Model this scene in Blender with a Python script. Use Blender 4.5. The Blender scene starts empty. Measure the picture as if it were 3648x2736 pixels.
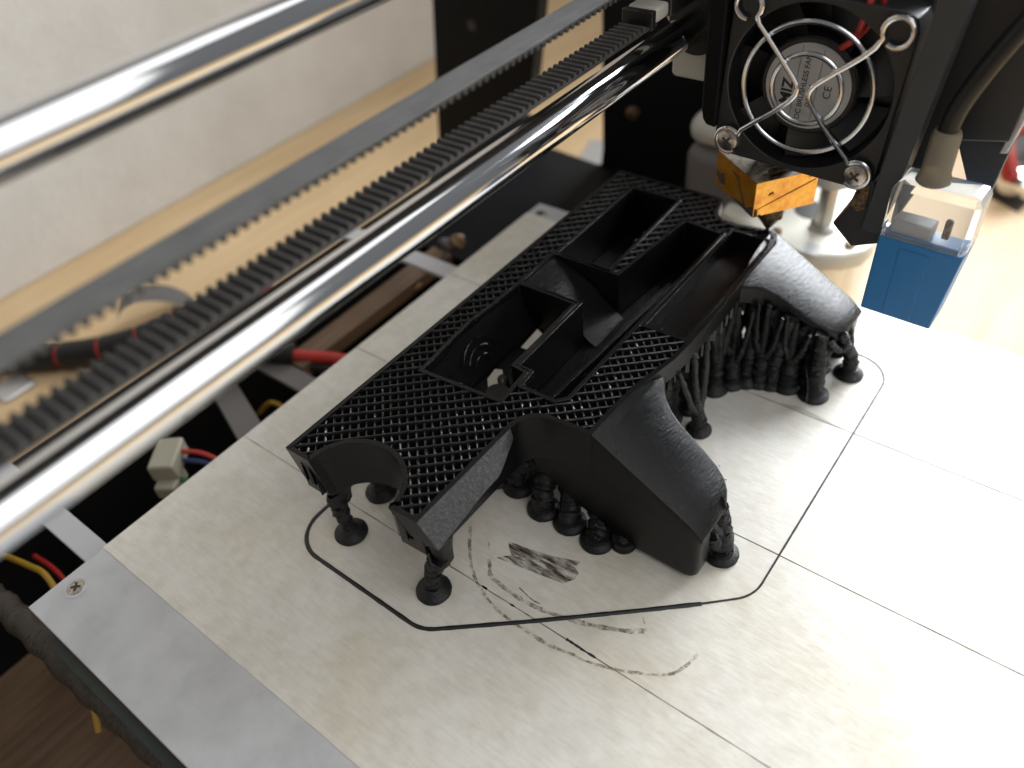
import bpy, bmesh, math, random
from mathutils import Vector, Matrix
from mathutils.geometry import tessellate_polygon
random.seed(7)
S = 0.001                      # everything below is written in millimetres
SC = bpy.context.scene
COL = SC.collection

# ------------------------------------------------------------------ camera
CAM_C = (-3.356, -175.303, 168.721)
CAM_R = ((0.60458856, -0.79169218, -0.08772774),      # right
         (-0.58430675, -0.36595113, -0.7243379),      # down
         (0.54134859, 0.48918632, -0.68384095))       # forward
cd = bpy.data.cameras.new('camera')
cam = bpy.data.objects.new('camera', cd)
COL.objects.link(cam)
r, d, f = (Vector(v) for v in CAM_R)
cam.matrix_world = Matrix(((r.x, -d.x, -f.x, CAM_C[0]*S), (r.y, -d.y, -f.y, CAM_C[1]*S),
                           (r.z, -d.z, -f.z, CAM_C[2]*S), (0, 0, 0, 1)))
cd.sensor_fit = 'HORIZONTAL'
cd.sensor_width = 7.6
cd.lens = 7.6*2873.6/3648.0
cd.clip_start = 0.005
cd.clip_end = 20
cd.dof.use_dof = True
cd.dof.focus_distance = 0.192
cd.dof.aperture_fstop = 2.0
SC.camera = cam

# ------------------------------------------------------------------ light
w = bpy.data.worlds.new('World')
SC.world = w
w.use_nodes = True
w.node_tree.nodes['Background'].inputs[0].default_value = (0.95, 0.97, 1.0, 1)
w.node_tree.nodes['Background'].inputs[1].default_value = 0.17


def area(name, loc, target, sx, sy, power, col, spread=180):
    l = bpy.data.lights.new(name, 'AREA')
    l.shape = 'RECTANGLE'
    l.size, l.size_y = sx*S, sy*S
    l.energy = power
    l.color = col
    l.spread = math.radians(spread)
    o = bpy.data.objects.new(name, l)
    COL.objects.link(o)
    o.location = Vector(loc)*S
    o.rotation_euler = (Vector(target)-Vector(loc)).to_track_quat('-Z', 'Y').to_euler()
    return o


# the window beside the printer, and the room's far window behind the photographer
area('window_light', (740, -225, 345), (100, -270, 215), 600, 440, 7.6, (0.93, 0.965, 1.0), 96)
area('room_window_light', (-20, -1150, 790), (-20, -80, 40), 1360, 1400, 8.0, (1.0, 0.985, 0.96))
area('ceiling_light', (330, -450, 1150), (250, -330, 0), 1150, 520, 3.0, (1.0, 0.99, 0.97))

SC.view_settings.view_transform = 'Standard'
SC.view_settings.look = 'None'
SC.view_settings.exposure = 0
SC.view_settings.gamma = 1
SC.cycles.use_denoising = True
SC.cycles.max_bounces = 7
SC.cycles.diffuse_bounces = 3
SC.cycles.glossy_bounces = 4
SC.cycles.transmission_bounces = 6


# ------------------------------------------------------------------ materials
def L(c):                       # sRGB 0..255 -> linear
    return tuple(((v/255)/12.92 if v/255 <= 0.04045 else ((v/255+0.055)/1.055)**2.4) for v in c)


class M:
    def __init__(s, name, col, rough=0.5, metal=0.0, spec=0.5, **kw):
        s.m = bpy.data.materials.new(name)
        s.m.use_nodes = True
        s.nt = s.m.node_tree
        s.b = s.nt.nodes['Principled BSDF']
        s.b.inputs['Base Color'].default_value = (*col, 1)
        s.b.inputs['Roughness'].default_value = rough
        s.b.inputs['Metallic'].default_value = metal
        s.b.inputs['Specular IOR Level'].default_value = spec
        for k, v in kw.items():
            s.b.inputs[k.replace('_', ' ')].default_value = v
        s.tc = None

    def n(s, t, **kw):
        nd = s.nt.nodes.new(t)
        for k, v in kw.items():
            setattr(nd, k, v)
        return nd

    def lk(s, a, b):
        s.nt.links.new(a, b)

    def coord(s, scale=(1, 1, 1), rot=(0, 0, 0)):      # object coordinates in millimetres
        if not s.tc:
            s.tc = s.n('ShaderNodeTexCoord')
        mp = s.n('ShaderNodeMapping')
        mp.inputs['Scale'].default_value = tuple(1000*v for v in scale)
        mp.inputs['Rotation'].default_value = rot
        s.lk(s.tc.outputs['Object'], mp.inputs[0])
        return mp.outputs[0]

    def noise(s, freq=1.0, scale=(1, 1, 1), detail=3, rough=0.55, rot=(0, 0, 0)):
        nz = s.n('ShaderNodeTexNoise')
        nz.inputs['Scale'].default_value = freq
        nz.inputs['Detail'].default_value = detail
        nz.inputs['Roughness'].default_value = rough
        s.lk(s.coord(scale, rot), nz.inputs['Vector'])
        return nz.outputs['Fac']

    def ramp(s, fac, stops):
        r = s.n('ShaderNodeValToRGB')
        e = r.color_ramp.elements
        while len(e) < len(stops):
            e.new(0.5)
        for el, (p, c) in zip(e, stops):
            el.position = p
            el.color = (*c, 1) if len(c) == 3 else c
        s.lk(fac, r.inputs[0])
        return r.outputs[0]

    def color(s, out):
        s.lk(out, s.b.inputs['Base Color'])
        return s

    def mul(s, a, b, fac=1.0):
        mx = s.n('ShaderNodeMix', data_type='RGBA', blend_type='MULTIPLY')
        mx.inputs[0].default_value = fac
        s.lk(a, mx.inputs[6])
        s.lk(b, mx.inputs[7])
        return mx.outputs[2]

    def roughmap(s, fac, lo, hi):
        mr = s.n('ShaderNodeMapRange')
        mr.inputs[3].default_value = lo
        mr.inputs[4].default_value = hi
        s.lk(fac, mr.inputs[0])
        s.lk(mr.outputs[0], s.b.inputs['Roughness'])
        return s

    def bump(s, fac, strength=0.3, dist_mm=0.1, prev=True):
        bp = s.n('ShaderNodeBump')
        bp.inputs['Strength'].default_value = strength
        bp.inputs['Distance'].default_value = dist_mm*S
        s.lk(fac, bp.inputs['Height'])
        inp = s.b.inputs['Normal']
        if inp.is_linked:
            s.lk(inp.links[0].from_socket, bp.inputs['Normal'])
        s.lk(bp.outputs[0], inp)
        return s


K = {}
# printed plastic: fine layer lines run round the part in z, the gloss is uneven
m = M('black_printed_plastic', (0.0050, 0.0050, 0.0053), 0.30, spec=0.25)
m.bump(m.noise(1.0, (0.12, 0.12, 4.0), 2), 0.6, 0.08)
m.bump(m.noise(1.0, (0.5, 2.0, 2.4), 4, 0.6), 1.0, 0.17)
m.roughmap(m.noise(1.0, (0.35, 0.9, 1.0), 4), 0.14, 0.30)
K['pla'] = m.m
# the same plastic where a leaning face shows its layers as small steps
m = M('black_stepped_plastic', (0.014, 0.0145, 0.016), 0.46, spec=1.0)
m.bump(m.noise(1.0, (0.8, 0.8, 1.1), 4, 0.6), 1.0, 0.95)
m.bump(m.noise(1.0, (0.3, 0.3, 2.0), 2), 1.0, 0.25)
K['step'] = m.m
m = M('black_support_plastic', (0.0075, 0.0075, 0.008), 0.42, spec=0.38)
m.bump(m.noise(1.0, (0.5, 0.5, 3.2), 3), 1.0, 0.28)
m.bump(m.noise(1.0, (2.2, 2.2, 2.2), 3), 0.8, 0.22)
K['support'] = m.m
m = M('black_infill_plastic', (0.008, 0.0078, 0.008), 0.20, spec=0.6)
m.bump(m.noise(1.0, (1.1, 1.1, 1.6), 2), 0.5, 0.08)
K['infill'] = m.m
m = M('black_extruded_line', (0.010, 0.010, 0.011), 0.4)
m.bump(m.noise(1.0, (1.5, 1.5, 1.5), 2), 0.5, 0.1)
K['skirt'] = m.m
# masking tape
m = M('cream_masking_tape', L((214, 208, 196)), 0.5, spec=0.45)
c1 = m.ramp(m.noise(0.035, detail=4, rough=0.6), [(0.30, L((208, 202, 187))), (0.50, L((215, 211, 202))), (0.75, L((219, 217, 211)))])
c2 = m.ramp(m.noise(1.0, (0.9, 0.16, 1), 4, 0.65), [(0.2, (0.86, 0.85, 0.83)), (0.6, (1, 1, 1))])
c3 = m.ramp(m.noise(0.22, detail=3), [(0.35, (0.93, 0.92, 0.90)), (0.6, (1, 1, 1))])
m.color(m.mul(m.mul(c1, c2), c3))
m.bump(m.noise(1.0, (1.1, 0.22, 1), 4, 0.6), 0.35, 0.12)
m.bump(m.noise(0.3, detail=2), 0.25, 0.3)
m.roughmap(m.noise(1.0, (0.7, 0.14, 1), 3), 0.34, 0.54)
K['tape'] = m.m
m = M('pale_grey_aluminium_plate', L((196, 198, 201)), 0.42, spec=0.5)
m.color(m.ramp(m.noise(0.12, detail=4), [(0.3, L((170, 171, 173))), (0.6, L((183, 184, 186)))]))
m.bump(m.noise(2.5, detail=2), 0.06, 0.05)
K['plate'] = m.m
m = M('dark_green_board', (0.010, 0.018, 0.015), 0.5)
m.color(m.ramp(m.noise(0.2), [(0.3, (0.008, 0.014, 0.012)), (0.7, (0.016, 0.026, 0.021))]))
K['board'] = m.m
for nm, col, lo in (('brown_burnt_residue', (0.055, 0.037, 0.018), 0.37), ('grey_marker_trace', (0.20, 0.165, 0.12), 0.40)):
    m = M(nm, col, 0.8, spec=0.1)
    tr = m.n('ShaderNodeBsdfTransparent')
    mx = m.n('ShaderNodeMixShader')
    fac = m.ramp(m.noise(1.0, (0.85, 0.15, 1) if 'burnt' in nm else (0.5, 0.5, 1), 5, 0.7, (0, 0, 0.22)), [(lo, (0, 0, 0)), (lo+0.30, (1, 1, 1))])
    m.lk(fac, mx.inputs[0])
    m.lk(tr.outputs[0], mx.inputs[1])
    m.lk(m.b.outputs[0], mx.inputs[2])
    m.lk(mx.outputs[0], m.nt.nodes['Material Output'].inputs[0])
    K['burnt' if 'burnt' in nm else 'trace'] = m.m
K['seam'] = M('dark_seam_dirt', (0.12, 0.095, 0.07), 0.8, spec=0.1).m
# metals
m = M('polished_steel', (0.78, 0.79, 0.81), 0.07, 1.0)
m.roughmap(m.noise(0.15, (0.2, 1, 1), 3), 0.05, 0.12)
K['steel'] = m.m
m = M('bright_wire', (0.66, 0.66, 0.68), 0.16, 1.0)
m.roughmap(m.noise(1.2, detail=3), 0.10, 0.28)
K['wire'] = m.m
m = M('tarnished_screw_metal', (0.50, 0.46, 0.42), 0.30, 1.0)
m.roughmap(m.noise(2.0, detail=3), 0.2, 0.5)
m.color(m.ramp(m.noise(1.5, detail=4), [(0.35, (0.30, 0.25, 0.21)), (0.65, (0.62, 0.58, 0.54))]))
K['screw'] = m.m
m = M('dark_recess_and_scorch', (0.03, 0.028, 0.026), 0.7)  # plain dark grey for screw crosses, openings and scorch marks
m.bump(m.noise(2.0), 0.2, 0.1)
K['recess'] = m.m
m = M('cast_aluminium', (0.72, 0.73, 0.75), 0.34, 0.85)
m.roughmap(m.noise(0.4, detail=4), 0.24, 0.45)
m.bump(m.noise(0.9, detail=3), 0.1, 0.2)
K['alu'] = m.m
m = M('threaded_steel', (0.42, 0.40, 0.37), 0.35, 0.9)
m.bump(m.noise(1.0, (0.1, 0.1, 0.6), 2), 0.4, 0.3)
K['thread'] = m.m
# rubber and plastics
m = M('grey_belt_rubber', (0.1, 0.1, 0.1), 0.68, spec=0.4)
m.color(m.ramp(m.noise(0.5, (0.3, 1, 1), 4), [(0.3, (0.060, 0.060, 0.059)), (0.7, (0.095, 0.094, 0.092))]))
m.bump(m.noise(3.0, detail=2), 0.15, 0.1)
K['belt'] = m.m
m = M('dark_belt_tooth', (0.040, 0.039, 0.039), 0.60, spec=0.4)
m.color(m.ramp(m.noise(1.0, detail=4), [(0.35, (0.028, 0.027, 0.027)), (0.7, (0.06, 0.058, 0.057))]))
m.bump(m.noise(3.0, detail=2), 0.2, 0.1)
K['tooth'] = m.m
m = M('black_fan_plastic', (0.016, 0.016, 0.017), 0.42)
m.bump(m.noise(3.5, detail=2), 0.08, 0.05)
m.roughmap(m.noise(0.5, detail=3), 0.34, 0.52)
K['blk'] = m.m
m = M('slate_bracket_paint', (0.030, 0.034, 0.040), 0.36)
m.bump(m.noise(1.5, detail=3), 0.08, 0.08)
m.roughmap(m.noise(0.25, detail=3), 0.28, 0.48)
K['slate'] = m.m
m = M('black_acrylic_sheet', (0.005, 0.005, 0.0055), 0.5, spec=0.10)
m.roughmap(m.noise(0.06, detail=4), 0.4, 0.6)
K['acrylic'] = m.m
m = M('grey_bearing_plastic', L((176, 174, 165)), 0.55)
m.bump(m.noise(2.5, detail=3), 0.2, 0.1)
K['bear'] = m.m
m = M('silver_label_foil', (0.46, 0.46, 0.465), 0.42, 0.25)
m.roughmap(m.noise(0.6, detail=3), 0.32, 0.55)
K['foil'] = m.m
m = M('label_ink', (0.02, 0.02, 0.022), 0.6)
m.roughmap(m.noise(2), 0.5, 0.7)
K['ink'] = m.m
m = M('amber_heat_tape', (0.62, 0.245, 0.018), 0.20, 0.72, spec=0.6, Coat_Weight=0.5, Coat_Roughness=0.06)
m.color(m.ramp(m.noise(0.16, detail=6, rough=0.72), [(0.33, (0.05, 0.016, 0.004)), (0.37, (0.66, 0.21, 0.010)), (0.55, (0.95, 0.44, 0.045)), (0.8, (1.0, 0.58, 0.10))]))
m.bump(m.noise(0.35, detail=3), 0.25, 0.5)
K['kapton'] = m.m
m = M('grey_brown_tape_top', (0.20, 0.165, 0.12), 0.45)
m.color(m.ramp(m.noise(0.35, detail=5, rough=0.7), [(0.36, (0.015, 0.011, 0.008)), (0.5, (0.19, 0.16, 0.12)), (0.8, (0.27, 0.23, 0.17))]))
K['kaptop'] = m.m
m = M('sooty_brass', (0.20, 0.135, 0.07), 0.4, 0.7)
m.color(m.ramp(m.noise(0.7, detail=4, rough=0.7), [(0.35, (0.018, 0.013, 0.009)), (0.6, (0.20, 0.13, 0.07)), (0.8, (0.45, 0.34, 0.22))]))
m.bump(m.noise(1.0, detail=3), 0.4, 0.3)
K['brass'] = m.m
m = M('blue_moulded_plastic', L((26, 108, 168)), 0.36)
m.bump(m.noise(2.5, detail=2), 0.06, 0.05)
m.roughmap(m.noise(0.3), 0.30, 0.44)
K['blue'] = m.m
K['clear'] = M('clear_polycarbonate', (0.95, 0.96, 0.96), 0.10, 0, 0.5, Transmission_Weight=0.88, IOR=1.30).m
m = M('smoky_strain_relief', (0.30, 0.265, 0.20), 0.32, Transmission_Weight=0.35, IOR=1.4)
m.bump(m.noise(1.0), 0.1, 0.1)
K['relief'] = m.m
m = M('black_cable_jacket', (0.014, 0.0135, 0.013), 0.36, spec=0.3)
m.bump(m.noise(1.0, detail=3), 0.15, 0.1)
K['cable'] = m.m
m = M('red_wire_jacket', (0.40, 0.028, 0.020), 0.4)
m.roughmap(m.noise(0.6), 0.3, 0.5)
K['red'] = m.m
m = M('yellow_wire_jacket', (0.34, 0.20, 0.02), 0.5)
m.roughmap(m.noise(0.6), 0.35, 0.55)
K['yellow'] = m.m
m = M('green_wire_jacket', (0.02, 0.16, 0.06), 0.45)
m.roughmap(m.noise(0.6), 0.35, 0.55)
K['green'] = m.m
m = M('dark_blue_wire_jacket', (0.03, 0.05, 0.16), 0.45)
m.roughmap(m.noise(0.6), 0.35, 0.55)
K['dblue'] = m.m
m = M('white_nylon_connector', L((205, 202, 190)), 0.45)
m.bump(m.noise(1.5), 0.1, 0.1)
K['nylon'] = m.m
m = M('shaded_nylon_plug', L((150, 146, 130)), 0.5)  # white nylon painted darker for the shade it sits in
m.bump(m.noise(1.5), 0.1, 0.1)
K['plug'] = m.m
m = M('braided_sleeve', (0.030, 0.026, 0.022), 0.55)
m.color(m.ramp(m.noise(1.0, (0.6, 2.4, 0.6), 3), [(0.35, (0.012, 0.009, 0.006)), (0.7, (0.060, 0.044, 0.030))]))
m.bump(m.noise(1.0, (0.5, 2.4, 0.5), 2), 0.7, 0.4)
K['braid'] = m.m
m = M('grey_bracket_metal', (0.46, 0.46, 0.48), 0.45, 0.2)
m.roughmap(m.noise(0.2, detail=3), 0.35, 0.55)
K['bracket'] = m.m
m = M('shaded_grey_strap', (0.13, 0.12, 0.115), 0.55, 0.1)  # bracket metal darkened: the shade under the bed is put into the colour
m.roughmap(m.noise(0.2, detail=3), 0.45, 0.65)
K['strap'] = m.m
m = M('dark_brown_wood_and_shade', (0.15, 0.083, 0.042), 0.6)  # wood of the bar; also paints the shaded table
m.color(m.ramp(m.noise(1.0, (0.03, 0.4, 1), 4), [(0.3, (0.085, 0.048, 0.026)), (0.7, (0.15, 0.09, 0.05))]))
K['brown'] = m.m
# room surfaces
m = M('rough_white_plaster', L((222, 218, 211)), 0.9, spec=0.2)
m.color(m.ramp(m.noise(0.03, detail=5, rough=0.65), [(0.3, L((210, 206, 199))), (0.7, L((222, 219, 213)))]))
m.bump(m.noise(0.22, detail=6, rough=0.65), 0.6, 0.9)
K['plaster'] = m.m
m = M('pale_birch_plywood', L((222, 190, 145)), 0.5, spec=0.35)
c1 = m.ramp(m.noise(1.0, (0.012, 0.10, 1), 6, 0.6), [(0.3, L((207, 176, 133))), (0.7, L((225, 198, 157)))])
c2 = m.ramp(m.noise(0.012, detail=3), [(0.3, (0.92, 0.90, 0.87)), (0.7, (1, 1, 1))])
m.color(m.mul(c1, c2))
m.bump(m.noise(1.0, (0.05, 0.6, 1), 4), 0.08, 0.2)
K['wood'] = m.m


# ------------------------------------------------------------------ mesh helpers
class MB:
    def __init__(s):
        s.v, s.f = [], []

    def add(s, vs, fs):
        k = len(s.v)
        s.v += [tuple(v) for v in vs]
        s.f += [tuple(i+k for i in q) for q in fs]
        return s

    def box(s, x0, x1, y0, y1, z0, z1):
        return s.add([(x0, y0, z0), (x1, y0, z0), (x1, y1, z0), (x0, y1, z0), (x0, y0, z1), (x1, y0, z1), (x1, y1, z1), (x0, y1, z1)],
                     [(3, 2, 1, 0), (4, 5, 6, 7), (0, 1, 5, 4), (1, 2, 6, 5), (2, 3, 7, 6), (3, 0, 4, 7)])

    def obox(s, c, ax, ay, az):                 # centre and three half-axes
        c, ax, ay, az = map(Vector, (c, ax, ay, az))
        P = [c+i*ax+j*ay+k*az for k in (-1, 1) for j in (-1, 1) for i in (-1, 1)]
        return s.add(P, [(0, 2, 3, 1), (4, 5, 7, 6), (0, 1, 5, 4), (1, 3, 7, 5), (3, 2, 6, 7), (2, 0, 4, 6)])

    def prism(s, poly, z0, z1, fn=None, caps=True):     # poly counter-clockwise; fn maps (a,b,h)->xyz
        fn = fn or (lambda a, b, h: (a, b, h))
        n = len(poly)
        vs = [fn(a, b, z0) for a, b in poly]+[fn(a, b, z1) for a, b in poly]
        fs = [(i, (i+1) % n, n+(i+1) % n, n+i) for i in range(n)]
        if caps:
            t = tessellate_polygon([[Vector((a, b, 0)) for a, b in poly]])
            for q in t:
                a = [poly[i] for i in q]
                ccw = (a[1][0]-a[0][0])*(a[2][1]-a[0][1])-(a[1][1]-a[0][1])*(a[2][0]-a[0][0]) > 0
                q = tuple(q) if ccw else tuple(reversed(q))
                fs += [tuple(n+i for i in q), tuple(reversed(q))]
        return s.add(vs, fs)

    def loft(s, rings, cap=True, closed=True):
        n = len(rings[0])
        vs = [p for r in rings for p in r]
        fs = []
        for k in range(len(rings)-1):
            for i in range(n if closed else n-1):
                j = (i+1) % n
                fs.append((k*n+i, k*n+j, (k+1)*n+j, (k+1)*n+i))
        if cap:
            fs += [tuple(reversed(range(n))), tuple((len(rings)-1)*n+i for i in range(n))]
        return s.add(vs, fs)

    def tube(s, path, rad, n=10, cap=True, closed=False, jit=0.0):
        P = [Vector(p) for p in path]
        N = len(P)
        rr = rad if isinstance(rad, (list, tuple)) else [rad]*N
        rings, up = [], None
        for i in range(N):
            if closed:
                t = (P[(i+1) % N]-P[i-1]).normalized()
            else:
                t = (P[min(i+1, N-1)]-P[max(i-1, 0)]).normalized()
            if up is None:
                up = Vector((0, 0, 1)) if abs(t.z) < 0.9 else Vector((1, 0, 0))
            u = (up-t*up.dot(t)).normalized()
            up = u
            w_ = t.cross(u)
            rings.append([P[i]+(u*math.cos(a)+w_*math.sin(a))*rr[i]*(1+random.uniform(-jit, jit)) for a in (2*math.pi*k/n for k in range(n))])
        if closed:
            rings.append(rings[0])
        return s.loft(rings, cap and not closed)

    def lathe(s, prof, c=(0, 0, 0), ax=(0, 0, 1), n=24, jit=0.0):   # prof = [(r, h)...]
        ax = Vector(ax).normalized()
        u = ax.orthogonal().normalized()
        w_ = ax.cross(u)
        c = Vector(c)
        ph = [1+random.uniform(-jit, jit) for _ in range(n)]
        rings = [[c+ax*h+(u*math.cos(a)+w_*math.sin(a))*max(r, 1e-4)*(ph[k] if jit else 1) for k, a in enumerate(2*math.pi*i/n for i in range(n))] for r, h in prof]
        return s.loft(rings, True)

    def build(s, name, mat, parent=None, origin=None, smooth=35, bevel=0, seg=2):
        o = Vector(origin if origin is not None else (parent['o_'] if parent is not None and 'o_' in parent else (0, 0, 0)))
        me = bpy.data.meshes.new(name)
        me.from_pydata([((Vector(v)-o)*S) for v in s.v], [], s.f)
        me.update()
        bm = bmesh.new()
        bm.from_mesh(me)
        bmesh.ops.recalc_face_normals(bm, faces=bm.faces)
        bm.to_mesh(me)
        bm.free()
        if smooth:
            for p in me.polygons:
                p.use_smooth = True
            me.set_sharp_from_angle(angle=math.radians(smooth))
        me.materials.append(K[mat])
        ob = bpy.data.objects.new(name, me)
        COL.objects.link(ob)
        if parent is not None:
            ob.parent = parent
        else:
            ob.location = o*S
        ob['o_'] = tuple(o)
        if bevel:
            b = ob.modifiers.new('edge', 'BEVEL')
            b.width = bevel*S
            b.segments = seg
            b.limit_method = 'ANGLE'
            b.angle_limit = math.radians(40)
        return ob


def thing(name, label, cat, origin, group=None):
    o = bpy.data.objects.new(name, None)
    o.empty_display_size = 0.01
    COL.objects.link(o)
    o.location = Vector(origin)*S
    o['o_'] = tuple(origin)
    return tag(o, label, cat, group)


def tag(o, label, cat=None, group=None, kind=None):
    if label:
        o['label'] = label
    if cat:
        o['category'] = cat
    if group:
        o['group'] = group
    if kind:
        o['kind'] = kind
    return o


def offset(poly, d):            # ccw polygon, positive d moves inwards
    n = len(poly)
    out = []
    for i in range(n):
        p0, p1, p2 = (Vector(poly[j % n]) for j in (i-1, i, i+1))
        a, b = (p1-p0).normalized(), (p2-p1).normalized()
        na, nb = Vector((-a.y, a.x)), Vector((-b.y, b.x))
        k = na+nb
        k = k/max(k.dot(na), 0.35)
        out.append(tuple(p1+k*d))
    return out


def arc(cx, cy, r, a0, a1, n):
    return [(cx+r*math.cos(math.radians(a0+(a1-a0)*i/n)), cy+r*math.sin(math.radians(a0+(a1-a0)*i/n))) for i in range(n+1)]


def catmull(pts, k=6):
    P = [Vector(p) for p in pts]
    out = []
    for i in range(len(P)-1):
        a, b, c, d_ = P[max(i-1, 0)], P[i], P[i+1], P[min(i+2, len(P)-1)]
        for j in range(k):
            t = j/k
            out.append(0.5*((2*b)+(c-a)*t+(2*a-5*b+4*c-d_)*t*t+(3*b-a-3*c+d_)*t**3))
    out.append(P[-1])
    return out


# ================================================================== the setting
TZ = -75.0
o = MB().box(-900, 1500, -900, 420, TZ-18, TZ).build('table', 'wood', smooth=0)
tag(o, 'pale birch work table top', kind='structure')
o = MB().box(-900, 1500, 278, 300, TZ+0.5, 900).build('wall', 'plaster', smooth=0)
tag(o, 'rough white plaster wall behind the table', kind='structure')

# ================================================================== heated bed
bed = thing('print_bed', 'pale grey metal print bed plate covered with cream masking tape strips', 'print bed', (110, -110, -6))
MB().box(0, 220, -220, 0, -3.0, -0.14).build('plate', 'plate', bed, bevel=0.25)
MB().box(-2.6, 221, -221, -13, -4.9, -3.2).build('heater_board', 'board', bed, bevel=0.2)
MB().box(-1.2, 219, -219, -12.5, -9.5, -5.0).build('insulation', 'board', bed)
xs = [21.5, 69.55, 116.85, 164.45, 211.6]
for i in range(4):
    a, b = xs[i]+0.12, xs[i+1]-0.12
    mb = MB()
    k = 44
    lo = [(a+random.uniform(-.10, .10), -220+220*j/k) for j in range(k+1)]
    hi = [(b+random.uniform(-.10, .10), -220+220*j/k) for j in range(k+1)]
    rings = [[(lo[j][0], lo[j][1], -0.13), (hi[j][0], hi[j][1], -0.13), (hi[j][0], hi[j][1], 0.0), (lo[j][0], lo[j][1], 0.0)] for j in range(k+1)]
    mb.loft(rings)
    mb.build('tape_strip', 'tape', bed, smooth=0)


def ribbon(pts, w0, w1, z, jit=0.0):
    mb = MB()
    P = [Vector((x, y)) for x, y in pts]
    L_, R_ = [], []
    for i, p in enumerate(P):
        t = (P[min(i+1, len(P)-1)]-P[max(i-1, 0)]).normalized()
        nn = Vector((-t.y, t.x))
        wd = (w0+(w1-w0)*i/(len(P)-1))*0.5*(1+random.uniform(-jit, jit))
        L_.append((*(p+nn*wd), z))
        R_.append((*(p-nn*wd), z))
    n = len(P)
    mb.add(L_+R_, [(i, n+i, n+i+1, i+1) for i in range(n-1)])
    return mb


def sub(pts, step):
    out = []
    for (x0, y0), (x1, y1) in zip(pts[:-1], pts[1:]):
        n = max(1, int(math.hypot(x1-x0, y1-y0)/step))
        out += [(x0+(x1-x0)*i/n, y0+(y1-y0)*i/n) for i in range(n)]
    return out+[pts[-1]]


for x in xs[1:4]:
    ribbon(sub([(x, -219), (x-0.1, 0)], 3), 0.20, 0.15, 0.012, 0.6).build('seam_line', 'seam', bed, smooth=0)
# black bits of old plastic caught in the seam
for y, ln, wd in ((-92.5, 1.6, 1.0), (-101, 1.6, .8), (-105.5, 1.1, .6), (-119, 5.0, 1.2), (-122.5, 4.0, .9)):
    ribbon(sub([(xs[1]+random.uniform(-.1, .1), y+ln/2), (xs[1], y-ln/2)], 0.7), wd*.5, wd*.5, 0.03, 0.5).build('seam_speck', 'skirt', bed, smooth=0)
# scraped burnt patch and traces of earlier outlines
sm = MB()
poly = [(83.6, -89.0), (84.6, -95), (86.2, -101), (88.7, -107.8), (86.6, -107.2), (85.6, -109.2), (83.5, -109.2), (81.2, -107.6), (80.3, -103), (79.2, -97), (77.9, -89.6), (79.5, -91), (80.6, -92.4), (82, -90.5)]
t = tessellate_polygon([[Vector((a, b, 0)) for a, b in poly]])
sm.add([(a, b, 0.035) for a, b in poly], [tuple(q) for q in t])
sm.build('burnt_patch', 'burnt', bed, smooth=0)
traces = [([(76.6, -88.3), (74.6, -90.2), (73.0, -91.6), (72.4, -95), (72.0, -100), (72.3, -106), (73.5, -112), (76.0, -120), (79.5, -127.5), (81.5, -130)], 1.1),
          ([(82.5, -77.5), (79, -80), (75.5, -83), (72, -86.5), (69.3, -90.8), (67.4, -95.5), (66.3, -101), (66.0, -108), (66.3, -115), (67.6, -121)], .8),
          ([(67.2, -121), (68.8, -127), (71.8, -134), (75.2, -139.5), (79, -141.6), (83, -142.4)], .7),
          ([(79, -86.5), (80.5, -85)], .35), ([(74.3, -99.5), (73.4, -104), (73.6, -106.4)], .4), ([(84, -128), (81, -131)], .3)]
for pts, wd in traces:
    ribbon(sub([tuple(v) for v in catmull(pts, 4)], 1.0), wd, wd, 0.03, 0.3).build('old_outline_trace', 'trace', bed, smooth=0)
tear = [(171, -131), (168.6, -136.2), (166.4, -140.4), (164.6, -146.5), (165.2, -139), (165.4, -131), (165.2, -118), (166.1, -124)]
mb = MB()
t = tessellate_polygon([[Vector((a, b, 0)) for a, b in tear]])
mb.add([(xs[3]+(a-164.6)*.32, b, 0.02) for a, b in tear], [tuple(q) for q in t])
mb.build('torn_tape_shade', 'bear', bed, smooth=0)  # grey-beige sliver paints the shade of a lifted tape tear


def phillips(parent, c, ax, r, mat='screw', h=1.2):
    """pan head with a sunk cross"""
    ax = Vector(ax).normalized()
    s = MB().lathe([(r, 0), (r, h*.35), (r*.9, h*.75), (r*.62, h), (0.01, h*1.05)], c, ax, 20).build('screw', mat, parent)
    u = ax.orthogonal().normalized()
    w_ = ax.cross(u)
    cc = Vector(c)+ax*(h*1.0)
    m1 = MB().obox(cc, u*r*.52, w_*r*.13, ax*.10)
    m1.obox(cc+ax*.003, u*r*.13, w_*r*.52, ax*.10)
    m1.build('cross_recess', 'recess', s, origin=parent['o_'])
    return s


for c in ((10.5, -5.2), (213.5, -5.0)):
    MB().lathe([(3.4, 0), (3.4, .05), (2.7, .06), (2.6, -.6)], (c[0], c[1], -.12), n=24).build('screw_rim', 'plate', bed)
    phillips(bed, (c[0], c[1], -.45), (0, 0, 1), 2.5, h=.55)

# carriage arms that carry the bed, running out under its back edge
tag(MB().box(16.6, 23.4, -40, 70, -4.6, -3.1).build('support_arm', 'bracket', origin=(20, 0, -4.6), bevel=.3),
    'light grey metal arm under the bed corner beside the brown hose', 'bracket', 'bed support arms')
tag(MB().box(165, 172.4, -40, 70, -4.6, -3.1).build('support_arm', 'bracket', origin=(169, 0, -4.6), bevel=.3),
    'light grey metal arm under the far part of the bed edge, next to golden screws', 'bracket', 'bed support arms')

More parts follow.
